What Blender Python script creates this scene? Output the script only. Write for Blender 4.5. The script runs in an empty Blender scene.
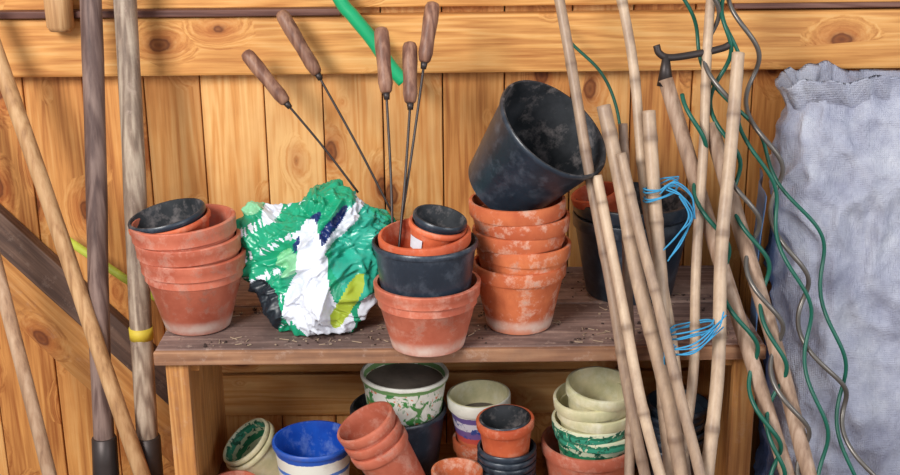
import bpy, math, random
from mathutils import Vector, Matrix, noise
random.seed(7)
D=bpy.data; COL=bpy.context.collection
def rgb(r,g,b):
    f=lambda v:(v/255/12.92) if v/255<=.04045 else ((v/255+.055)/1.055)**2.4
    return (f(r),f(g),f(b),1)
# ---------------------------------------------------------------- node helper
class NT:
    def __init__(s,name,rough=.6,spec=.5):
        s.m=D.materials.new(name); s.m.use_nodes=True; s.t=s.m.node_tree
        s.b=s.t.nodes['Principled BSDF']; s.b.inputs['Roughness'].default_value=rough
        s.b.inputs['Specular IOR Level'].default_value=spec
        s.tc=s.n('ShaderNodeTexCoord')
    def n(s,t): return s.t.nodes.new(t)
    def l(s,a,b): s.t.links.new(a,b)
    def val(s,x,sock):
        if isinstance(x,(int,float)): sock.default_value=x
        elif isinstance(x,tuple): sock.default_value=x
        else: s.l(x,sock)
    def math(s,op,a,b=0.0,c=None,clamp=False):
        n=s.n('ShaderNodeMath'); n.operation=op; n.use_clamp=clamp
        s.val(a,n.inputs[0]); s.val(b,n.inputs[1])
        if c is not None: s.val(c,n.inputs[2])
        return n.outputs[0]
    def mapr(s,src,sc=(1,1,1),loc=(0,0,0)):
        n=s.n('ShaderNodeMapping'); s.l(src,n.inputs[0]); n.inputs['Scale'].default_value=sc; n.inputs['Location'].default_value=loc
        return n.outputs[0]
    def noise(s,vec,scale,detail=4,rough=.55,dist=0):
        n=s.n('ShaderNodeTexNoise'); s.l(vec,n.inputs['Vector']); n.inputs['Scale'].default_value=scale
        n.inputs['Detail'].default_value=detail; n.inputs['Roughness'].default_value=rough; n.inputs['Distortion'].default_value=dist
        return n.outputs['Fac']
    def ramp(s,f,stops,interp='LINEAR'):
        n=s.n('ShaderNodeValToRGB'); s.l(f,n.inputs[0]); r=n.color_ramp; r.interpolation=interp
        while len(r.elements)<len(stops): r.elements.new(.5)
        for e,(p,c) in zip(r.elements,stops):
            e.position=p; e.color=c if isinstance(c,tuple) else (c,c,c,1)
        return n.outputs[0]
    def mix(s,f,a,b,mode='MIX'):
        n=s.n('ShaderNodeMix'); n.data_type='RGBA'; n.blend_type=mode
        s.val(f,n.inputs[0]); s.val(a,n.inputs[6]); s.val(b,n.inputs[7]); return n.outputs[2]
    def bump(s,h,st=.3,d=.01):
        n=s.n('ShaderNodeBump'); s.l(h,n.inputs['Height']); n.inputs['Strength'].default_value=st; n.inputs['Distance'].default_value=d
        s.l(n.outputs[0],s.b.inputs['Normal'])
    def col(s,c): s.val(c,s.b.inputs['Base Color'])

def wood(name,dark,mid,light,ax='Z',knots=True,dirt=0.0,rough=.55,knotcol=rgb(98,48,24),ringamt=.2,blotamt=.3,kfreq=.5,tone=.34):
    w=NT(name,rough,.3)
    g=w.n('ShaderNodeNewGeometry'); ri=g.outputs['Random Per Island']
    off=w.n('ShaderNodeCombineXYZ'); a=w.math('MULTIPLY',ri,31.7); b=w.math('MULTIPLY',ri,57.3)
    w.l(a,off.inputs[0]); w.l(a,off.inputs[1]); w.l(b,off.inputs[2])
    va=w.n('ShaderNodeVectorMath'); va.operation='ADD'; w.l(w.tc.outputs['Object'],va.inputs[0]); w.l(off.outputs[0],va.inputs[1])
    v=va.outputs[0]
    idx='XYZ'.index(ax)
    v2=v; kd=None
    if knots:
        sp=w.n('ShaderNodeSeparateXYZ'); w.l(v,sp.inputs[0])
        acr=sp.outputs[0] if ax=='Z' else sp.outputs[2]; alo=sp.outputs[2] if ax=='Z' else sp.outputs[0]
        c2=w.n('ShaderNodeCombineXYZ'); w.l(w.math('MULTIPLY',acr,8.0),c2.inputs[0]); w.l(w.math('MULTIPLY',alo,4.6),c2.inputs[1])
        vo=w.n('ShaderNodeTexVoronoi'); vo.voronoi_dimensions='2D'; vo.inputs['Scale'].default_value=1.0; w.l(c2.outputs[0],vo.inputs['Vector'])
        rs=w.n('ShaderNodeSeparateColor'); w.l(vo.outputs['Color'],rs.inputs[0])
        pen=w.math('MULTIPLY',w.math('SUBTRACT',rs.outputs[0],kfreq,clamp=True),1.6)
        kd=w.math('ADD',w.math('ADD',vo.outputs['Distance'],pen),w.math('MULTIPLY_ADD',w.noise(v,26,3,.6),.10,-.05))
        bend=w.math('MULTIPLY',w.ramp(kd,[(0,1),(.45,0)]),.07)
        cb=w.n('ShaderNodeCombineXYZ')
        for i in range(3):
            if i!=idx: w.l(bend,cb.inputs[i])
        va2=w.n('ShaderNodeVectorMath'); va2.operation='ADD'; w.l(v,va2.inputs[0]); w.l(cb.outputs[0],va2.inputs[1]); v2=va2.outputs[0]
    s1=[7]*3; s1[idx]=.5
    big=w.noise(w.mapr(v2,tuple(s1)),1.6,3,.5,.3)
    rings=w.math('SINE',w.math('MULTIPLY',big,60))
    rings=w.math('MULTIPLY_ADD',rings,.5,.5)
    s2=[60]*3; s2[idx]=2
    fine=w.noise(w.mapr(v2,tuple(s2)),2.2,5,.65)
    f=w.math('ADD',w.math('MULTIPLY',rings,ringamt),w.math('MULTIPLY_ADD',fine,.7,.08))
    f=w.math('ADD',f,w.math('MULTIPLY_ADD',ri,tone,-tone/2))
    c=w.ramp(f,[(.2,dark),(.5,mid),(.82,light)])
    blot=w.noise(v,3.0,4,.6)
    c=w.mix(w.ramp(blot,[(.35,blotamt),(.6,0)]),c,dark)
    if knots:
        hal=w.ramp(kd,[(.08,.6),(.38,0)]); c=w.mix(hal,c,rgb(166,82,34))
        k=w.ramp(kd,[(.0,.9),(.06,.6),(.10,.9),(.125,.3),(.17,0)])
        c=w.mix(k,c,knotcol)
    if dirt>0:
        dn=w.noise(w.tc.outputs['Object'],5,6,.7)
        c=w.mix(w.math('MULTIPLY',w.ramp(dn,[(.4,0),(.62,1)]),dirt),c,rgb(78,64,62))
        d2=w.noise(w.tc.outputs['Object'],38,5,.75)
        c=w.mix(w.math('MULTIPLY',w.ramp(d2,[(.56,0),(.68,1)]),dirt*.8),c,rgb(196,172,156))
    w.col(c); w.bump(f,.25,.004)
    return w.m

def potmat(name,base,alt,dust=rgb(205,190,180),dustamt=.3,lime=False,rough=.6,spec=.35,patch=9):
    w=NT(name,rough,spec); o=w.tc.outputs['Object']
    oi=w.n('ShaderNodeObjectInfo'); va=w.n('ShaderNodeVectorMath'); va.operation='ADD'
    w.l(o,va.inputs[0]); w.l(w.math('MULTIPLY',oi.outputs['Random'],13.0),va.inputs[1]); v=va.outputs[0]
    n1=w.noise(v,patch,5,.6)
    c=w.mix(w.ramp(n1,[(.35,0),(.65,1)]),base,alt)
    n2=w.noise(v,26,6,.7)
    c=w.mix(w.math('MULTIPLY',w.ramp(n2,[(.5,0),(.68,1)]),dustamt),c,dust)
    n4=w.noise(w.mapr(v,(1,1,.3)),60,3,.6)
    c=w.mix(w.math('MULTIPLY',w.ramp(n4,[(.55,0),(.75,1)]),dustamt*.7),c,alt)
    n5=w.noise(v,13,4,.75)
    if lime:
        c=w.mix(w.math('MULTIPLY',w.ramp(n5,[(.56,0),(.66,1)]),.35),c,rgb(110,70,56))
        sx=w.n('ShaderNodeSeparateXYZ'); w.l(o,sx.inputs[0])
        z=w.math('ADD',sx.outputs[2],w.math('MULTIPLY',n2,.012))
        band=w.ramp(z,[(.008,.35),(.020,1),(.028,.8),(.040,0)])
        c=w.mix(w.math('MULTIPLY',w.math('MULTIPLY',band,w.ramp(n1,[(.36,.15),(.56,1)])),.8),c,rgb(228,210,196))
    w.col(c); w.bump(n2,.2,.003)
    return w.m
def plain(name,c,rough=.5,metal=0,spec=.5,var=.25):
    w=NT(name,rough,spec); w.b.inputs['Metallic'].default_value=metal
    n=w.noise(w.tc.outputs['Object'],18,5,.65)
    d=tuple(x*.55 for x in c[:3])+(1,)
    w.col(w.mix(w.math('MULTIPLY',w.ramp(n,[(.4,0),(.7,1)]),var*2,clamp=True),c,d)); return w.m

M={}
M['wall']=wood('pine_cladding',rgb(160,94,46),rgb(218,152,84),rgb(240,190,124),tone=.42,blotamt=.35,kfreq=.4)
M['beam']=wood('pine_beam',rgb(172,106,52),rgb(224,162,92),rgb(242,198,132),ax='X',kfreq=.3)
M['honeyZ']=wood('honey_wood_z',rgb(150,92,50),rgb(204,142,80),rgb(230,180,120),knots=False,dirt=.2)
M['honeyX']=wood('honey_wood_x',rgb(158,98,48),rgb(210,146,80),rgb(234,184,120),ax='X',dirt=.15)
M['shelf']=wood('weathered_shelf',rgb(98,76,70),rgb(148,120,110),rgb(194,164,148),ax='X',knots=False,dirt=.6,rough=.85)
M['edge']=wood('shelf_edge_wood',rgb(116,78,58),rgb(168,122,90),rgb(202,158,122),ax='X',knots=False,dirt=.35,rough=.8)
M['brace']=wood('dark_brace_wood',rgb(66,50,44),rgb(108,82,68),rgb(142,112,94),ax='X',knots=False,dirt=.2)
M['darkbatten']=wood('dark_batten_wood',rgb(66,40,38),rgb(108,72,62),rgb(140,102,88),ax='X',knots=False)
M['floor']=wood('floor_boards',rgb(66,46,34),rgb(110,80,56),rgb(140,104,76),ax='X',dirt=.5)
M['poleA']=wood('dark_ash_handle',rgb(58,44,42),rgb(102,80,74),rgb(144,120,110),knots=False,ringamt=.3)
M['poleB']=wood('weathered_grey_handle',rgb(80,66,56),rgb(148,126,108),rgb(200,180,158),knots=False,dirt=.4,ringamt=.3)
M['poleC']=wood('ochre_handle',rgb(122,84,54),rgb(184,140,96),rgb(214,174,128),knots=False)
M['poleD']=wood('tan_handle',rgb(116,86,66),rgb(172,136,106),rgb(204,172,142),knots=False)
M['toolwood']=wood('worn_tool_handle',rgb(66,42,34),rgb(122,84,68),rgb(172,130,106),knots=False,rough=.45)
M['branch']=wood('brown_pole',rgb(104,80,66),rgb(160,130,108),rgb(196,168,146),knots=False)
M['tp']=potmat('terracotta_pink_plastic',rgb(204,116,90),rgb(172,86,64),rgb(228,178,158),.5,lime=True,rough=.5)
M['clay']=potmat('terracotta_clay',rgb(214,120,74),rgb(180,88,54),rgb(232,196,174),.8,lime=True,rough=.8)
M['clay2']=potmat('terracotta_orange',rgb(216,108,68),rgb(180,78,48),rgb(226,170,144),.45,rough=.55)
M['blk']=potmat('black_plastic',rgb(28,36,46),rgb(44,54,66),rgb(108,116,128),.3,rough=.34,spec=.5)
M['blkdust']=potmat('dusty_black_plastic',rgb(24,28,32),rgb(54,56,60),rgb(150,140,138),.5,rough=.65,patch=14)
M['cream']=potmat('cream_glazed',rgb(234,222,182),rgb(200,196,152),rgb(240,236,218),.6,rough=.5,patch=16)
M['soil']=plain('dry_soil',rgb(128,118,108),.95,var=.5)
M['metal']=plain('dark_steel',rgb(72,64,62),.45,.6)
M['steel']=plain('grey_coated_wire',rgb(118,112,106),.35,.55)
M['greenwire']=plain('green_coated_wire',rgb(16,90,72),.4)
M['hose']=plain('green_hose',rgb(20,164,106),.35,var=.1)
M['string']=plain('blue_twine',rgb(60,150,196),.8)
M['lime']=plain('lime_cane',rgb(190,200,70),.5)
M['yellow']=plain('yellow_tape',rgb(218,190,60),.6)
M['label']=plain('paper_label',rgb(225,230,238),.6)
M['bluesheet']=plain('blue_plastic_sheet',rgb(100,140,190),.35)
M['straw']=plain('straw_bits',rgb(176,152,128),.9)
M['crumb']=plain('soil_crumbs',rgb(62,46,40),.95)

def banded(name,stops,wob=.03,splot=None,ns=30):
    w=NT(name,.4,.5); sx=w.n('ShaderNodeSeparateXYZ'); w.l(w.tc.outputs['Generated'],sx.inputs[0])
    n=w.noise(w.tc.outputs['Object'],ns,4,.6)
    z=w.math('ADD',sx.outputs[2],w.math('MULTIPLY_ADD',n,wob*2,-wob))
    c=w.ramp(z,stops,'CONSTANT')
    for (cc,lo,hi,sc,zl,zh) in (splot or []):
        m=w.noise(w.mapr(w.tc.outputs['Object'],(1,1,1),(sc,0,sc)),sc,3,.6,.6)
        k=w.ramp(m,[(lo,0),(hi,1)]); zz=w.ramp(z,[(zl-.01,0),(zl,1),(zh,1),(min(1,zh+.01),0)])
        c=w.mix(w.math('MULTIPLY',k,zz),c,cc)
    d=w.noise(w.tc.outputs['Object'],12,5,.7)
    c=w.mix(w.math('MULTIPLY',w.ramp(d,[(.5,0),(.75,1)]),.45),c,rgb(120,108,90))
    w.col(c); return w.m
W_=rgb(232,230,218); B_=rgb(36,84,176)
M['bluepot']=banded('blue_white_pot',[(0,B_),(.12,W_),(.28,rgb(60,110,200)),(.34,W_),(.66,rgb(80,130,210)),(.71,W_),(.86,B_)])
M['blueinner']=potmat('blue_plastic_inner',rgb(34,92,200),rgb(20,62,160),rgb(160,184,230),.35,rough=.35)
M['leafpot']=banded('leaf_painted_pot',[(0,W_),(.88,rgb(120,160,100)),(.95,W_)],.02,[(rgb(70,140,70),.5,.54,34,0,.88),(rgb(222,130,80),.62,.65,46,0,.88)])
M['purplepot']=banded('patterned_pot',[(0,rgb(206,110,74)),(.42,rgb(200,80,70)),(.5,rgb(120,90,150)),(.6,rgb(220,214,224)),(.72,rgb(110,90,150)),(.8,W_)],.03,[(rgb(40,70,150),.56,.6,40,.5,.8)])
M['greenpot']=banded('green_painted_pot',[(0,rgb(214,220,186)),(.6,rgb(50,140,100)),(.72,rgb(214,222,190)),(.80,rgb(60,160,130)),(.90,rgb(40,120,90)),(.95,rgb(220,222,190))],.05,[(rgb(30,90,70),.55,.6,50,.0,.98),(rgb(220,224,190),.58,.62,70,.7,.98)])

w=NT('bamboo',.45,.4)
at=w.n('ShaderNodeAttribute'); at.attribute_name='nd'
n=w.noise(w.mapr(w.tc.outputs['Object'],(1,1,.12)),60,5,.65)
n2=w.noise(w.tc.outputs['Object'],9,5,.65)
oi=w.n('ShaderNodeObjectInfo')
c=w.ramp(w.math('ADD',w.math('MULTIPLY',n,.6),w.math('MULTIPLY_ADD',oi.outputs['Random'],.6,-.08)),[(.2,rgb(130,106,90)),(.5,rgb(184,156,130)),(.8,rgb(218,192,162))])
c=w.mix(w.math('MULTIPLY',w.ramp(n2,[(.46,0),(.66,1)]),.5),c,rgb(122,98,88))
c=w.mix(at.outputs['Fac'],c,rgb(100,74,58)); w.col(c); M['bamboo']=w.m

# sack
w=NT('woven_polypropylene',.5,.35)
o=w.tc.outputs['Object']
def wv(axis,sc):
    n=w.n('ShaderNodeTexWave'); n.bands_direction=axis; n.inputs['Scale'].default_value=sc; n.inputs['Distortion'].default_value=.4; w.l(o,n.inputs['Vector']); return n.outputs['Fac']
h=w.math('ADD',wv('X',80),wv('Z',80))
n=w.noise(o,7,5,.7)
c=w.ramp(n,[(.3,rgb(138,140,160)),(.5,rgb(170,172,188)),(.7,rgb(198,200,210))])
nn=w.noise(w.mapr(o,(1,1,.35)),26,5,.7)
c=w.mix(w.math('MULTIPLY',w.ramp(nn,[(.45,0),(.7,1)]),.35),c,rgb(116,118,142))
c=w.mix(w.math('MULTIPLY',w.ramp(h,[(.5,1),(1.3,0)]),.05),c,rgb(110,112,140))
w.col(c)
w.bump(w.math('ADD',w.math('MULTIPLY',h,.05),w.noise(w.mapr(o,(1,1,.5)),24,6,.7,1.2)),.85,.011); M['sack']=w.m

# ---------------------------------------------------------------- mesh helpers
def mesh_obj(name,V,F,mats,parent=None,mi=None,smooth=True,attr=None,mw=None):
    me=D.meshes.new(name); me.from_pydata([tuple(v) for v in V],[],F)
    for m in (mats if isinstance(mats,list) else [mats]): me.materials.append(m)
    if mi: me.polygons.foreach_set('material_index',mi)
    if smooth: me.polygons.foreach_set('use_smooth',[True]*len(F))
    if attr is not None:
        a=me.attributes.new('nd','FLOAT','POINT'); a.data.foreach_set('value',attr)
    me.update(); ob=D.objects.new(name,me); COL.objects.link(ob)
    if mw is not None: ob.matrix_world=mw
    if parent: ob.parent=parent
    return ob
def empty(name,loc=(0,0,0)):
    e=D.objects.new(name,None); COL.objects.link(e); return e
def boxgeo(V,F,c,s,rot=None,bev=0):
    b=len(V); hx,hy,hz=s[0]/2,s[1]/2,s[2]/2
    for x in(-1,1):
        for y in(-1,1):
            for z in(-1,1):
                p=Vector((x*hx,y*hy,z*hz)); p=(rot@p if rot else p)+Vector(c); V.append(p)
    for q in((0,1,3,2),(4,6,7,5),(0,4,5,1),(2,3,7,6),(0,2,6,4),(1,5,7,3)): F.append([b+i for i in q])
def boxes(name,lst,mat,parent=None,bevel=.003):
    V=[];F=[]
    for c,s,*r in lst: boxgeo(V,F,c,s,r[0] if r else None)
    ob=mesh_obj(name,V,F,mat,parent,smooth=False)
    if bevel:
        m=ob.modifiers.new('b','BEVEL'); m.width=bevel; m.segments=2
    return ob
def tube(V,F,pts,rad,seg=12,cap=True,attr=None,avals=None):
    pts=[Vector(p) for p in pts]; n=len(pts)
    if isinstance(rad,(int,float)): rad=[rad]*n
    t0=(pts[1]-pts[0]).normalized(); up=Vector((0,0,1)) if abs(t0.z)<.9 else Vector((1,0,0))
    nx=t0.cross(up).normalized(); b0=len(V)
    for i,p in enumerate(pts):
        t=(pts[min(i+1,n-1)]-pts[max(i-1,0)]).normalized()
        nx=(nx-t*nx.dot(t)).normalized(); ny=t.cross(nx)
        for k in range(seg):
            a=2*math.pi*k/seg; V.append(p+(nx*math.cos(a)+ny*math.sin(a))*rad[i])
            if attr is not None: attr.append(avals[i] if avals else 0)
    for i in range(n-1):
        for k in range(seg):
            k2=(k+1)%seg; F.append([b0+i*seg+k,b0+i*seg+k2,b0+(i+1)*seg+k2,b0+(i+1)*seg+k])
    if cap:
        F.append([b0+k for k in range(seg)][::-1]); F.append([b0+(n-1)*seg+k for k in range(seg)])
def tubeobj(name,pts,rad,mat,parent=None,seg=12):
    V=[];F=[]; tube(V,F,pts,rad,seg); return mesh_obj(name,V,F,mat,parent)
def lerp(a,b,t): return Vector(a)*(1-t)+Vector(b)*t
def catmull(P,n=12):
    P=[Vector(p) for p in P]; P=[2*P[0]-P[1]]+P+[2*P[-1]-P[-2]]; out=[]
    for i in range(1,len(P)-2):
        a,b,c,d=P[i-1:i+3]
        for k in range(n):
            t=k/n; out.append(.5*((2*b)+(c-a)*t+(2*a-5*b+4*c-d)*t*t+(3*b-3*c+d-a)*t**3))
    out.append(P[-2]); return out
def lathe(name,prof,mats,parent=None,seg=56,mw=None,wob=0):
    V=[];F=[];mi=[]
    for (r,z,m) in prof:
        for k in range(seg):
            a=2*math.pi*k/seg; rr=r*(1+wob*math.sin(2*a+1)); V.append((rr*math.cos(a),rr*math.sin(a),z))
    for i in range(len(prof)-1):
        for k in range(seg):
            k2=(k+1)%seg; F.append([i*seg+k,i*seg+k2,(i+1)*seg+k2,(i+1)*seg+k]); mi.append(prof[i+1][2])
    F.append([k for k in range(seg)][::-1]); mi.append(0)
    F.append([(len(prof)-1)*seg+k for k in range(seg)]); mi.append(prof[-1][2])
    ob=mesh_obj(name,V,F,mats,parent,mi=mi,mw=mw)
    m=ob.modifiers.new('es','EDGE_SPLIT'); m.split_angle=math.radians(38)
    return ob
def place(loc,axis=(0,0,1),spin=0):
    q=Vector((0,0,1)).rotation_difference(Vector(axis).normalized())
    return Matrix.Translation(Vector(loc))@q.to_matrix().to_4x4()@Matrix.Rotation(spin,4,'Z')
def pot(name,loc,R,h,rb,mat,mat_in=None,parent=None,axis=(0,0,1),rimh=.03,lip=.006,t=.004,soil=0,style='band'):
    mi=mat_in or mat
    e=.0015
    if style=='band':
        rl=R-lip
        P=[(rb-.004,.0,0),(rb-e,.0005,0),(rb,.003,0),(rb+(rl-rb)*.5,(h-rimh)*.5,0),(rl,h-rimh-.002,0),(rl+.001,h-rimh,0),(R-e,h-rimh+.0005,0),(R,h-rimh+.003,0),(R+.001,h-.004,0),(R,h-.001,0),(R-.002,h,0)]
    elif style=='roll':
        rl=R-lip
        P=[(rb-.004,0,0),(rb,.003,0),(rl,h-.016,0),(rl+.001,h-.012,0),(R-.001,h-.011,0),(R,h-.008,0),(R,h-.003,0),(R-.002,h,0)]
    else:
        rl=R-lip
        P=[(rb-.004,0,0),(rb,.003,0),(rl-.004,h-rimh-.02,0),(rl,h-rimh-.016,0),(rl,h-rimh,0),(R,h-rimh+.003,0),(R,h-rimh*.5,0),(R+.001,h-rimh*.45,0),(R+.002,h-.002,0),(R,h,0)]
    P+= [(R-t-.002,h,1),(R-t-.003,h-.003,1),(R-lip-t,h-rimh,1),((rb+R-lip)/2-t,h*.5,1)]
    if soil: 
        f=1-soil; rr=rb+(R-lip-rb)*f-t
        P+=[(rr,h*f,1),(rr-.001,h*f,2),(.005,h*f+.004,2)]
        P=[p for i,p in enumerate(P) if not (p[2]==1 and p[1]<h*f-.001)]
    else: P+=[(rb-t,.006,1),(rb*.4,.006,1),(.004,.006,1)]
    return lathe(name,P,[mat,mi,M['soil']],parent,mw=place(loc,axis,random.random()*6),wob=.006)

# ---------------------------------------------------------------- room
x=-.578-.143*9; wr=random.Random(4); xs=[x+.143*i+wr.uniform(-.010,.010) for i in range(24)]; lst=[]
for a,b in zip(xs,xs[1:]):
    lst.append((((a+b)/2,.012+wr.uniform(-.002,.002),1.15),(b-a-.0028,.024,2.3)))
boxes('wall_back',lst,M['wall'],bevel=.003)
boxes('wall_outer',[((0,.04,1.15),(3.9,.02,2.3))],M['brace'],bevel=0)
lst=[((0,-3.5+.15*i+.07,-.015),(3.9,.146,.03)) for i in range(24)]
boxes('floor',lst,M['floor'])
boxes('trim_beam',[((0,-.027,1.307),(3.9,.05,.134))],M['beam'],bevel=.006)
boxes('trim_top_plate',[((0,-.02,1.46),(3.9,.036,.14))],M['beam'],bevel=.005)
boxes('trim_batten',[((-.74,-.05,1.385),(1.0,.04,.016)),((.9,-.035,1.385),(.5,.02,.012))],M['darkbatten'],bevel=.003)
def brace(name,p,q,wd,th,mat):
    p=Vector(p);q=Vector(q); d=q-p; ang=math.atan2(-d.z,d.x)
    V=[];F=[]; boxgeo(V,F,(0,0,0),(d.length,th,wd))
    ob=mesh_obj(name,V,F,mat,smooth=False,mw=Matrix.Translation((p+q)/2)@Matrix.Rotation(ang,4,'Y'))
    m=ob.modifiers.new('b','BEVEL'); m.width=.004; m.segments=2
brace('trim_brace_dark',(-1.55,-.024,1.375),(-.62,-.024,.365),.080,.04,M['brace'])
brace('trim_brace_light',(-1.55,-.016,1.24),(-.62,-.016,.22),.13,.028,M['honeyX'])

# ---------------------------------------------------------------- bench
bench=empty('potting_bench')
boxes('top_boards',[((.018,-.375,.7335),(1.27,.246,.031)),((.018,-.1235,.7335),(1.27,.247,.031))],M['shelf'],bench,.004)
boxes('front_edge',[((.018,-.503,.733),(1.272,.014,.030))],M['edge'],bench,.003)
boxes('end_panel_left',[((-.585,-.24,.36),(.022,.44,.718))],M['honeyZ'],bench)
boxes('post_left',[((-.575,-.478,.359),(.048,.03,.716))],M['honeyZ'],bench)
boxes('end_panel_right',[((.63,-.24,.36),(.022,.44,.718))],M['honeyZ'],bench)
boxes('post_right',[((.618,-.478,.359),(.048,.03,.716))],M['honeyZ'],bench)
boxes('back_boards',[((.02,-.014,.66),(1.2,.02,.112)),((.02,-.014,.54),(1.2,.02,.112)),((.02,-.014,.42),(1.2,.02,.112))],M['honeyX'],bench)
boxes('lower_shelf',[((.02,-.36,.268),(1.19,.22,.024)),((.02,-.13,.268),(1.19,.22,.024))],M['honeyX'],bench)
boxes('bearer',[((-.553,-.24,.70),(.035,.44,.034)),((.598,-.24,.70),(.035,.44,.034))],M['honeyX'],bench)
V=[];F=[];mi=[]
for i in range(1300):
    L=random.choice([.002,.003,.003,.004,.004,.005,.007,.014,.022])
    c=Vector((random.uniform(-.58,.60),random.uniform(-.485,-.05),.7512)); a=random.uniform(0,3.14)
    if noise.noise(c*9)<-.12: continue
    boxgeo(V,F,c,(L,.001 if L>.01 else L*.7,.0015),Matrix.Rotation(a,3,'Z')); mi+=[1 if (L<.01 and random.random()<.5) else 0]*6
mesh_obj('straw_and_soil_crumbs',V,F,[M['straw'],M['crumb']],mi=mi,smooth=False)

# ---------------------------------------------------------------- left stack
g=empty('terracotta_pot_stack')
L=(-.551,-.363,.75)
for i,dz in enumerate([0,.036,.074]):
    pot('pot_%d'%i,(L[0]-.003*i,L[1],.75+dz+.001),.110,.168,.070,M['tp'],None,g,axis=(-.03*i,0,1),rimh=.036,style='step')
pot('inner_orange_pot',(-.574,-.355,.865),.088,.13,.06,M['clay2'],None,g,axis=(-.17,-.06,1),rimh=.02,style='roll')
pot('inner_black_pot',(-.577,-.356,.884),.083,.125,.058,M['blk'],M['blkdust'],g,axis=(-.19,-.08,1),rimh=.02,style='roll')

# ---------------------------------------------------------------- middle stack
g=empty('plant_pot_stack')
mx,my=-.048,-.484
pot('terracotta_pot',(mx,my,.751),.109,.142,.076,M['tp'],None,g,rimh=.03,style='step')
pot('black_pot',(mx-.003,my,.790),.109,.19,.082,M['blk'],M['blkdust'],g,rimh=.012,style='roll')
pot('terracotta_bowl',(mx+.002,my-.004,.885),.094,.115,.06,M['clay2'],None,g,axis=(-.05,-.06,1),rimh=.024,style='band')
pot('small_orange_pot',(mx+.006,my-.002,.925),.060,.095,.042,M['clay2'],None,g,axis=(.20,-.10,1),rimh=.016,style='roll')
pot('small_black_pot',(mx+.010,my-.003,.945),.056,.092,.04,M['blk'],M['blkdust'],g,axis=(.22,-.12,1),rimh=.02,style='roll')
V=[];F=[]
for i in range(7):
    a=math.radians(205+i*6)
    for zz,rr in((.045,.0525),(.072,.0565)): V.append(Vector((rr*math.cos(a),rr*math.sin(a),zz)))
for i in range(6): F.append([2*i,2*i+2,2*i+3,2*i+1])
mesh_obj('price_label',V,F,M['label'],g,mw=place((mx+.006,my-.002,.925),(.20,-.10,1)))

# ---------------------------------------------------------------- clay stack + big black pot
g=empty('clay_pot_stack')
cx,cy=.148,-.375
for i,dz in enumerate([0,.046,.076,.107,.138]):
    pot('pot_%d'%i,(cx+[0,.005,0,.003,-.003][i],cy,.751+dz),[.100,.100,.098,.099,.101][i],.145,.070,M['clay'],None,g,axis=([0,.03,-.02,.02,-.02][i],0,1),rimh=.032 if i else .03,style='band')
ax=Vector((.505,-.434,.746)).normalized()
op=Vector((.218,-.395,1.19)); 
pot('black_bucket_pot',op-ax*.205,.129,.205,.088,M['blk'],M['blkdust'],None,axis=ax,rimh=.03,style='roll')

g=empty('black_pot_stack')
pot('outer_pot',(.415,-.175,.751),.134,.19,.10,M['blk'],M['blkdust'],g,rimh=.03)
pot('inner_pot',(.415,-.175,.785),.134,.19,.10,M['blk'],M['blkdust'],g,rimh=.03)
pot('orange_pot',(.35,-.19,.90),.055,.1,.04,M['clay2'],None,g,axis=(-.25,-.1,1),rimh=.02)

# ---------------------------------------------------------------- lower shelf pots
g=empty('painted_leaf_pot_in_black_pot')
pot('black_pot',(-.125,-.24,.281),.114,.210,.085,M['blk'],M['blkdust'],g,rimh=.025,style='roll')
pot('leaf_pot',(-.112,-.24,.415),.103,.165,.078,M['leafpot'],M['leafpot'],g,axis=(.02,0,1),rimh=.02,style='roll',soil=.12)
pot('blue_striped_pot',(-.315,-.35,.281),.093,.185,.07,M['bluepot'],M['blueinner'],None,rimh=.022,style='roll')
g=empty('cream_pot_pair')
pot('outer_pot',(-.405,-.222,.300),.072,.13,.05,M['cream'],None,g,axis=(-.62,-.25,.85),rimh=.02,style='roll')
pot('inner_pot',(-.420,-.227,.319),.067,.12,.05,M['cream'],M['greenpot'],g,axis=(-.6,-.25,.85),rimh=.02,style='roll')
pot('terracotta_seedling_pot',(-.49,-.40,.281),.055,.105,.04,M['tp'],None,None,rimh=.02,style='roll')
g=empty('leaning_terracotta_pot_stack')
ax=Vector((-.43,-.10,.88)).normalized(); opn=Vector((-.190,-.45,.557))
for i,d in enumerate([.06,.03,.0]):
    pot('pot_%d'%i,opn-ax*(d+.18),.067,.18,.050,M['tp'],None,g,axis=ax,rimh=.022,style='band')
pot('terracotta_plant_pot',(.010,-.435,.281),.056,.15,.042,M['clay'],None,None,rimh=.022)
g=empty('patterned_pot_stack')
pot('terracotta_pot',(.072,-.24,.281),.07,.13,.05,M['clay'],None,g)
pot('patterned_pot',(.070,-.24,.345),.074,.18,.045,M['purplepot'],M['cream'],g,axis=(-.04,-.03,1),rimh=.03,soil=.3)
g=empty('seed_pot_stack')
for i,dz in enumerate([0,.016,.032,.048,.064]):
    pot('black_pot_%d'%i,(.122,-.390,.281+dz),.066,.12,.045,M['blk'],None,g,rimh=.012,style='roll')
pot('terracotta_pot',(.122,-.390,.425),.064,.11,.048,M['clay2'],None,g,axis=(-.04,-.05,1),rimh=.022)
pot('inner_black_pot',(.122,-.391,.438),.057,.1,.042,M['blk'],M['blkdust'],g,axis=(-.06,-.06,1),rimh=.02,style='roll')
g=empty('cream_glazed_pot_stack')
pot('terracotta_bowl',(.31,-.355,.281),.108,.180,.075,M['tp'],None,g,rimh=.03,style='band')
for i,(z,R,m,ax) in enumerate([(.355,.090,'greenpot',(.05,0,1)),(.38,.088,'greenpot',(-.03,-.03,1)),(.408,.086,'cream',(.02,-.05,1)),(.436,.084,'cream',(-.08,-.05,1)),(.466,.077,'cream',(.06,-.12,1))]):
    pot('pot_%d'%i,(.315+.002*i,-.357,z),R,.14,.058,M[m],M['cream'],g,axis=ax,rimh=.026)
g=empty('black_seed_pot_stack')
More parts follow.
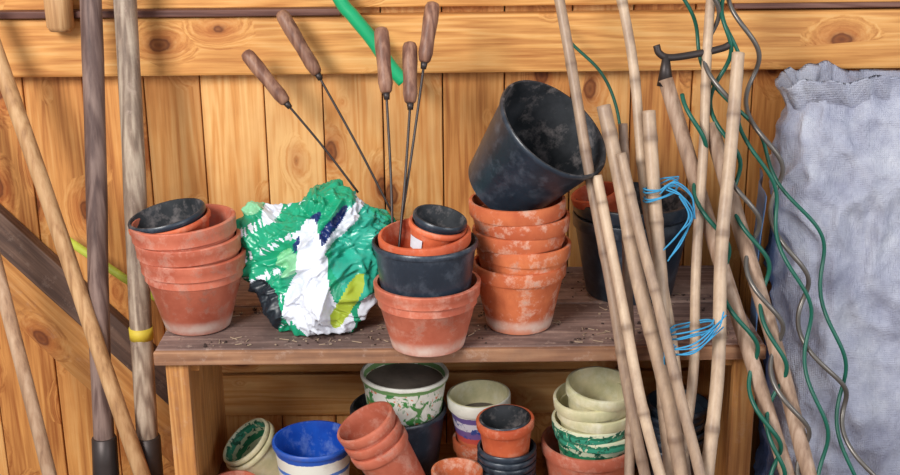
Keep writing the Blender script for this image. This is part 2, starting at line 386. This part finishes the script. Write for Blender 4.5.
for i,dz in enumerate([0,.02,.04,.06,.08,.10]):
    pot('pot_%d'%i,(.515+.004*(i%2),-.27,.281+dz),.074,.13,.055,M['blk'],None,g,axis=(.03*(i%3-1),0,1),rimh=.014,style='roll')
pot('black_seed_pot',(.43,-.12,.281),.07,.13,.05,M['blk'],None,None,rimh=.014,style='roll')

# ---------------------------------------------------------------- compost bag
def ridged(p,s):
    return 1-abs(noise.noise(p*s))*2
def crease(p,s):
    d,_=noise.voronoi(p*s); return min(.6,(d[1]-d[0]))
bm=[plain('bag_green',rgb(28,160,118),.26,var=.2),plain('bag_white',rgb(222,226,236),.35,var=.12),plain('bag_blue',rgb(26,46,104),.3,var=.2),plain('bag_lime',rgb(176,196,64),.3,var=.1),plain('bag_dark',rgb(30,40,48),.4),plain('bag_pale',rgb(140,208,160),.3),plain('bag_teal',rgb(50,176,150),.26,var=.2)]
# printed areas and a dark lower-left patch (x, z, half-width, half-height, slant, material) in the bag's own front face
AREAS=[(-.405,.80,.045,.06,0,4),(-.222,.822,.022,.05,.5,3),(-.285,.86,.038,.11,-.15,1),(-.27,.785,.065,.05,0,1),
 (-.26,.965,.014,.045,.9,2),(-.225,.975,.018,.055,1.0,1),(-.31,.955,.012,.04,.7,2),(-.17,.80,.03,.03,0,1),
 (-.44,1.01,.035,.03,0,5),(-.39,.99,.02,.02,0,1),(-.345,.90,.03,.02,.3,5),(-.335,.83,.018,.05,.2,1),(-.195,.92,.06,.10,0,6)]
V=[];F=[];mi=[]
NU,NV=300,190
for j in range(NV+1):
    v=j/NV; ph=math.pi*v
    for i in range(NU):
        u=2*math.pi*i/NU
        z=-math.cos(ph); s=math.sin(ph)**.48
        zz=(z+1)/2
        hw=.122+.048*min(1,zz*1.5); hd=.140-.060*zz
        cx_=-.284-.008*zz; cy_=-.340+.065*zz
        x=cx_+hw*s*math.cos(u); y=cy_+hd*s*math.sin(u); H=.245
        top=H*(1+.08*math.sin(x*16+5.2)+.05*math.sin(x*41))
        ear=math.exp(-((x+.44)/.035)**2)*zz**2
        zc=zz*top+ear*.045
        p=Vector((x,y,zc))
        wp=p+Vector((noise.noise(p*8),noise.noise(p*8+Vector((5,0,0))),noise.noise(p*8+Vector((0,7,0)))))*.045
        a1=Vector((wp.x*1.25+wp.z*.5,wp.y*1.2,wp.z*.7-wp.x*.2)); a2=Vector((wp.x*1.2-wp.z*.6,wp.y*1.2,wp.z*.8+wp.x*.3))
        d=.052*(.24-crease(a1+Vector((3,1,0)),8))+.034*(.22-crease(a2+Vector((1,4,0)),16))+.018*(.22-crease(a1,30))+.008*(.2-crease(a2,60))+.010*(ridged(wp,20)-.6)
        pouch=math.exp(-((x+.285)/.045)**2)*(1 if math.sin(u)<0 else 0)*math.exp(-((zc-.07)/.08)**2)
        nrm=Vector((math.cos(u)*s,math.sin(u)*s,z*.7)).normalized()
        p=p+nrm*d*(1 if zz>.04 else .3)+Vector((0,-.030*pouch,0))
        V.append(Vector((p.x-ear*.005,p.y,.752+max(0,p.z))))
for j in range(NV):
    for i in range(NU):
        i2=(i+1)%NU; F.append([j*NU+i,j*NU+i2,(j+1)*NU+i2,(j+1)*NU+i])
        c=V[j*NU+i]
        q=noise.noise(Vector((c.x*14,c.y*14,c.z*14)))*.4+noise.noise(Vector((c.x*40,c.y*40,c.z*40)))*.1
        m=0
        for ax_,az_,hx_,hz_,sl_,mm in AREAS:
            if ((c.x-ax_-sl_*(c.z-az_))/hx_)**2+((c.z-az_)/hz_)**2<1+q*1.6: m=mm; break
        if m==0:   # small printed lettering
            a1=c.x*.9+c.z*.45; b1=c.z*.9-c.x*.45
            if (b1*1)%.05<.016 and noise.noise(Vector((a1*150,b1*60,3)))>.05 and c.x<-.32: m=1
        mi.append(m)
mesh_obj('compost_bag',V,F,bm,mi=mi)

# ---------------------------------------------------------------- left long handles
def ext(p,q,z):
    p=Vector(p);q=Vector(q); t=(z-p.z)/(q.z-p.z); return p+(q-p)*t
def wobble(a,b,n,amp,seed):
    out=[]
    for i in range(n+1):
        t=i/n; p=lerp(a,b,t); e=math.sin(math.pi*t)
        out.append(p+Vector((noise.noise(Vector((t*2.2,seed,0))),noise.noise(Vector((t*2.2,seed,5))),0))*amp*e)
    return out
def handle(name,p,q,r,mat,ztop,zs=None,amp=.01,seed=1,ring=None):
    top=ext(p,q,ztop); bot=ext(p,q,.02); top.y=min(top.y,-.075-r)
    g=empty(name)
    pts=wobble(top,bot,30,amp,seed)
    tubeobj('shaft',pts,[r*(1+.05*noise.noise(Vector((i*.4,seed,2)))) for i in range(31)],mat,g,20)
    if zs:
        k=[pp for pp in pts if pp.z<zs]
        tubeobj('socket',[k[0],k[0]+Vector((0,0,-.004))]+k[1:],[r+.002,r+.005]+[r+.006+.0015*i for i in range(len(k)-1)],M['metal'],g,20)
    if ring:
        k=min(pts,key=lambda c:abs(c.z-ring)); tubeobj('tape',[k+Vector((0,0,.014)),k-Vector((0,0,.014))],r+.002,M['yellow'],g,20)
    return g
handle('garden_fork_handle',(-.778,-.07,1.42),(-.802,-.26,.45),.0235,M['poleA'],1.85,.47,.012,3)
handle('spade_handle',(-.700,-.07,1.42),(-.705,-.26,.45),.025,M['poleB'],1.85,.46,.012,8,ring=.67)
handle('broom_handle',(-.985,-.17,1.30),(-.695,-.36,.34),.018,M['poleC'],1.42,None,.006,5)
handle('rake_handle',(-1.03,-.22,.85),(-.92,-.34,.34),.016,M['poleD'],1.22,None,.006,9)
tubeobj('plant_stake',[(-.93,-.07,.868),(-.78,-.075,.755),(-.632,-.08,.655)],.010,M['lime'],seg=14)
g=empty('wooden_mallet')
tubeobj('handle',[(-.868,-.085,1.352),(-.868,-.085,1.362),(-.868,-.085,1.42),(-.868,-.085,1.52)],[.024,.030,.031,.018],M['poleC'],g,20)
tubeobj('head',[(-.93,-.085,1.56),(-.92,-.085,1.56),(-.815,-.085,1.56),(-.806,-.085,1.56)],[.036,.042,.042,.036],M['poleC'],g,24)

# ---------------------------------------------------------------- skewers with wood handles
def skewer(a,b,c):
    g=empty('weeding_skewer'); a=Vector(a);b=Vector(b);c=Vector(c); d=(b-a)
    pr=[(0,.006),(.02,.012),(.08,.0155),(.3,.0165),(.6,.0145),(.85,.0155),(.97,.0125),(1,.009)]
    tubeobj('handle',[a+d*t for t,_ in pr],[r for _,r in pr],M['toolwood'],g,18)
    u=d.normalized(); tubeobj('ferrule',[b-u*.002,b+u*.014],[.008,.006],M['metal'],g,14)
    tubeobj('rod',catmull([b,lerp(b,c,.5)+Vector((.002,0,.002)),c],8),.0028,M['metal'],g,8)
skewer((-.45,-.14,1.31),(-.36,-.17,1.20),(-.205,-.20,1.00))
skewer((-.37,-.12,1.395),(-.29,-.15,1.26),(-.13,-.22,.96))
skewer((-.14,-.27,1.38),(-.13,-.32,1.25),(-.118,-.45,.93))
skewer((-.08,-.28,1.35),(-.08,-.33,1.23),(-.108,-.46,.93))
skewer((-.03,-.26,1.43),(-.05,-.30,1.31),(-.113,-.44,.93))
g=empty('green_garden_hose')
hp=catmull([(-.30,-.09,1.56),(-.24,-.10,1.42),(-.21,-.105,1.38),(-.17,-.11,1.33),(-.13,-.115,1.27),(-.10,-.12,1.235)],8)
tubeobj('tube',hp,.0155,M['hose'],g,18)
tubeobj('hanging_peg',[(-.30,.0,1.545),(-.30,-.12,1.545)],.006,M['metal'],g)

# ---------------------------------------------------------------- canes
def cane(p,q,r,dy,ztop=None,seed=0,nm='bamboo_cane'):
    p=Vector(p)+Vector((0,dy,0)); q=Vector(q)+Vector((0,dy,0))
    top=p if ztop is None else ext(p,q,ztop); bot=ext(p,q,.012)
    rnd=random.Random(seed); n=190; Lr=(top-bot).length
    nodes=[]; s=rnd.uniform(.03,.15)
    while s<Lr: nodes.append(s); s+=rnd.uniform(.16,.26)
    pts=[];rad=[];nd=[]
    for i in range(n+1):
        t=i/n; P=lerp(top,bot,t); s=t*Lr
        off=Vector((noise.noise(Vector((s*3,seed*7.1,0))),.4*noise.noise(Vector((s*3,seed*7.1,9))),0))*.018*math.sin(math.pi*t)
        dn=min([abs(s-k) for k in nodes] or [1])
        rad.append(r*(.88+.12*t)*(1+(.10 if dn<.006 else .03 if dn<.013 else 0))); nd.append(.6 if dn<.005 else .15 if dn<.012 else 0); pts.append(P+off)
    V=[];F=[];A=[]; tube(V,F,pts,rad,14,True,A,nd)
    mesh_obj(nm,V,F,M['bamboo'],attr=A)
cane((.23,-.27,1.43),(.39,-.61,.51),.0120,-.03,1.8,1)
cane((.36,-.27,1.43),(.48,-.61,.51),.0115,-.01,1.8,2)
cane((.315,-.34,1.235),(.47,-.61,.51),.0165,-.06,None,3)
cane((.41,-.35,1.22),(.44,-.61,.51),.0155,-.035,None,4)
cane((.55,-.27,1.43),(.47,-.60,.55),.0110,-.02,1.8,5)
cane((.59,-.31,1.335),(.51,-.61,.51),.0145,-.06,None,6)
cane((.36,-.35,1.19),(.37,-.61,.51),.0110,-.02,None,7)
cane((.30,-.36,1.10),(.42,-.61,.51),.0120,-.085,None,8)
cane((.345,-.36,1.15),(.50,-.61,.51),.0120,-.10,None,9)
tubeobj('wooden_prop_pole',wobble((.54,-.37,1.19),ext((.54,-.37,1.18),(.75,-.62,.46),.02),24,.02,4),.0165,M['branch'],seg=16)
g=empty('garden_hoe')
tubeobj('handle',wobble((.45,-.335,1.275),ext((.45,-.34,1.26),(.70,-.62,.46),.02),24,.014,6),.016,M['branch'],g,16)
tubeobj('head',catmull([(.430,-.325,1.345),(.437,-.328,1.328),(.46,-.33,1.320),(.52,-.33,1.328),(.565,-.33,1.338),(.580,-.33,1.345)],8),.0075,M['metal'],g)
tubeobj('tang',[(.45,-.33,1.325),(.45,-.335,1.262)],[.007,.0175],M['metal'],g,14)

# ---------------------------------------------------------------- spiral stakes
def spiral(path,amp,pitch,mat,r=.0042,ph=0,dy=0,name='spiral_plant_stake'):
    base=catmull([Vector(p)+Vector((0,dy,0)) for p in path],40)
    pts=[]; s=0
    for i,p in enumerate(base):
        if i: s+=(p-base[i-1]).length
        a=ph+2*math.pi*s/pitch
        pts.append(p+Vector((math.cos(a)*amp,math.sin(a)*amp,0)))
    tubeobj(name,pts,r,mat,seg=8)
spiral([(.60,-.20,1.55),(.62,-.21,1.36),(.69,-.34,1.01),(.76,-.43,.74),(.88,-.53,.46),(.98,-.72,.02)],.024,.24,M['steel'],.0052,0,-.07)
spiral([(.45,-.13,1.6),(.49,-.19,1.42),(.58,-.26,1.24),(.70,-.31,1.07),(.78,-.38,.89),(.83,-.53,.46),(.86,-.70,.02)],.016,.27,M['greenwire'],.0042,1,-.06)
spiral([(.52,-.14,1.55),(.54,-.20,1.38),(.63,-.37,.91),(.74,-.53,.46),(.86,-.72,.02)],.024,.22,M['steel'],.0050,2,-.12)
spiral([(.50,-.25,1.25),(.52,-.31,1.07),(.62,-.44,.71),(.67,-.53,.46),(.75,-.70,.02)],.020,.21,M['greenwire'],.0048,3,-.12)
spiral([(.64,-.15,1.6),(.56,-.25,1.25),(.66,-.42,.80),(.655,-.55,.46),(.65,-.70,.02)],.020,.22,M['greenwire'],.0046,4,-.10)
spiral([(.56,-.15,1.6),(.60,-.25,1.25),(.72,-.40,.85),(.76,-.55,.46),(.78,-.70,.02)],.016,.26,M['greenwire'],.0042,5,-.10)
tubeobj('green_plant_tie',catmull([(.25,-.10,1.36),(.27,-.15,1.325),(.33,-.22,1.27),(.36,-.27,1.20),(.37,-.33,1.10)],10),.0035,M['greenwire'],seg=8)

# ---------------------------------------------------------------- twine
def twine(name,c,wx,loops,tails,seed):
    rnd=random.Random(seed); V=[];F=[]; c=Vector(c)
    for k in range(loops):
        P=[];z0=rnd.uniform(-.014,.014)
        for i in range(9):
            a=2*math.pi*i/8; P.append(c+Vector((math.cos(a)*wx*(1+.12*rnd.random()),math.sin(a)*.030,z0+rnd.uniform(-.004,.004)+.014*math.cos(a))))
        tube(V,F,catmull(P,6),.0018,6)
    for T in tails:
        tube(V,F,catmull([c+Vector(t) for t in T],10),.0018,6)
        tube(V,F,catmull([c+Vector(t)+Vector((rnd.uniform(-.008,.008),0,rnd.uniform(-.008,.008))) for t in T],10),.0015,6)
    mesh_obj(name,V,F,M['string'])
twine('blue_twine',(.43,-.45,1.07),.032,4,[[(0,-.04,.02),(.035,-.05,0),(.055,-.04,-.05),(.04,-.04,-.10),(.015,-.05,-.13)],[(-.01,-.04,.01),(.02,-.05,.03),(.055,-.04,0),(.065,-.04,-.05)],[(.03,-.045,0),(.05,-.05,-.04),(.03,-.05,-.08),(.0,-.04,-.12)]],3)
twine('blue_twine',(.485,-.555,.80),.045,3,[[(.02,-.04,0),(.045,-.05,.03),(.055,-.04,.06)],[(-.04,-.04,-.01),(-.06,-.05,-.02),(-.05,-.04,-.05)],[(-.05,-.04,-.03),(0,-.055,-.02),(.05,-.04,.03)],[(-.05,-.045,-.02),(0,-.055,0),(.05,-.04,.04)]],5)

# ---------------------------------------------------------------- woven sack
V=[];F=[];NU,NV=200,190; H=1.255
for j in range(NV+1):
    t=j/NV
    for i in range(NU):
        u=2*math.pi*i/NU; c,s=math.cos(u),math.sin(u)
        e=.6; sx=math.copysign(abs(c)**e,c); sy=math.copysign(abs(s)**e,s)
        hw=.285-.030*t; hd=.175-.07*t**2; cx0=1.03-.045*t; cy0=-.235+.04*t
        z=H*t+(.012*math.sin(u*3+1)+.007*math.sin(u*7)+.004*math.sin(u*17))*t**6
        p=Vector((cx0+hw*sx,cy0+hd*sy,z)); 
        wp=p+Vector((noise.noise(p*4),noise.noise(p*4+Vector((5,0,0))),noise.noise(p*4+Vector((0,7,0)))))*.08
        d=.030*noise.noise(Vector((p.x*5,p.y*5,p.z*2.2)))+.045*(.25-crease(Vector((wp.x,wp.y,wp.z*.45+3)),7))+.022*(.2-crease(Vector((wp.x+wp.z*.3,wp.y,wp.z*.6)),15))+.008*(ridged(Vector((p.x,p.y,p.z*.6)),26)-.6)
        if t>.93: d-=.02*math.sin((t-.93)/.07*math.pi)
        p+=Vector((c,s,0))*d; V.append(p)
for j in range(NV):
    for i in range(NU):
        i2=(i+1)%NU; F.append([j*NU+i,j*NU+i2,(j+1)*NU+i2,(j+1)*NU+i])
F.append([i for i in range(NU)][::-1])
b=len(V)
for j,(k,dz) in enumerate([(.97,-.006),(.9,-.05),(.5,-.08)]):
    for i in range(NU):
        o_=V[NV*NU+i]; V.append(Vector((.985+(o_.x-.985)*k,-.195+(o_.y+.195)*k,o_.z+dz)))
rings_=[NV*NU,b,b+NU,b+2*NU]
for a_,c_ in zip(rings_,rings_[1:]):
    for i in range(NU):
        i2=(i+1)%NU; F.append([a_+i,a_+i2,c_+i2,c_+i])
F.append([rings_[-1]+i for i in range(NU)])
mesh_obj('woven_sack',V,F,M['sack'])
V=[];F=[]
for j in range(41):
    for i in range(9):
        V.append(Vector((.682+.006*i+.005*math.sin(j*.5+i),-.30+.03*i+.006*math.sin(i*2+j*.3),.01+1.0*j/40)))
for j in range(40):
    for i in range(8): a=j*9+i; F.append([a,a+1,a+10,a+9])
ob=mesh_obj('blue_plastic_sheet',V,F,M['bluesheet']); m=ob.modifiers.new('s','SOLIDIFY'); m.thickness=.002

# ---------------------------------------------------------------- light, world, camera
wd=D.worlds.new('w'); bpy.context.scene.world=wd; wd.use_nodes=True
bg=wd.node_tree.nodes['Background']; bg.inputs[0].default_value=(.88,.93,1,1); bg.inputs[1].default_value=.56
def area(n,loc,tgt,size,p,c):
    l=D.lights.new(n,'AREA'); l.size=size; l.energy=p; l.color=c; o=D.objects.new(n,l); COL.objects.link(o); o.location=loc
    o.rotation_euler=(Vector(tgt)-Vector(loc)).to_track_quat('-Z','Y').to_euler()
area('window_light',(-1.7,-3.0,2.7),(-.1,-.2,.9),1.1,132,(1,.975,.94))
area('right_fill_light',(2.2,-3.2,1.7),(-.2,-.2,.8),1.6,44,(.95,.97,1))  # second, weaker area lamp: fill from the front right
cd=D.cameras.new('camera'); cd.lens=50; cd.sensor_width=36; cam=D.objects.new('camera',cd); COL.objects.link(cam)
cam.matrix_world=Matrix.Translation((0,-2.9,1.769))@(Matrix.Rotation(math.radians(72),4,'X')@Matrix.Rotation(math.radians(-.6),4,'Z'))
sc=bpy.context.scene; sc.camera=cam; sc.view_settings.view_transform='Standard'
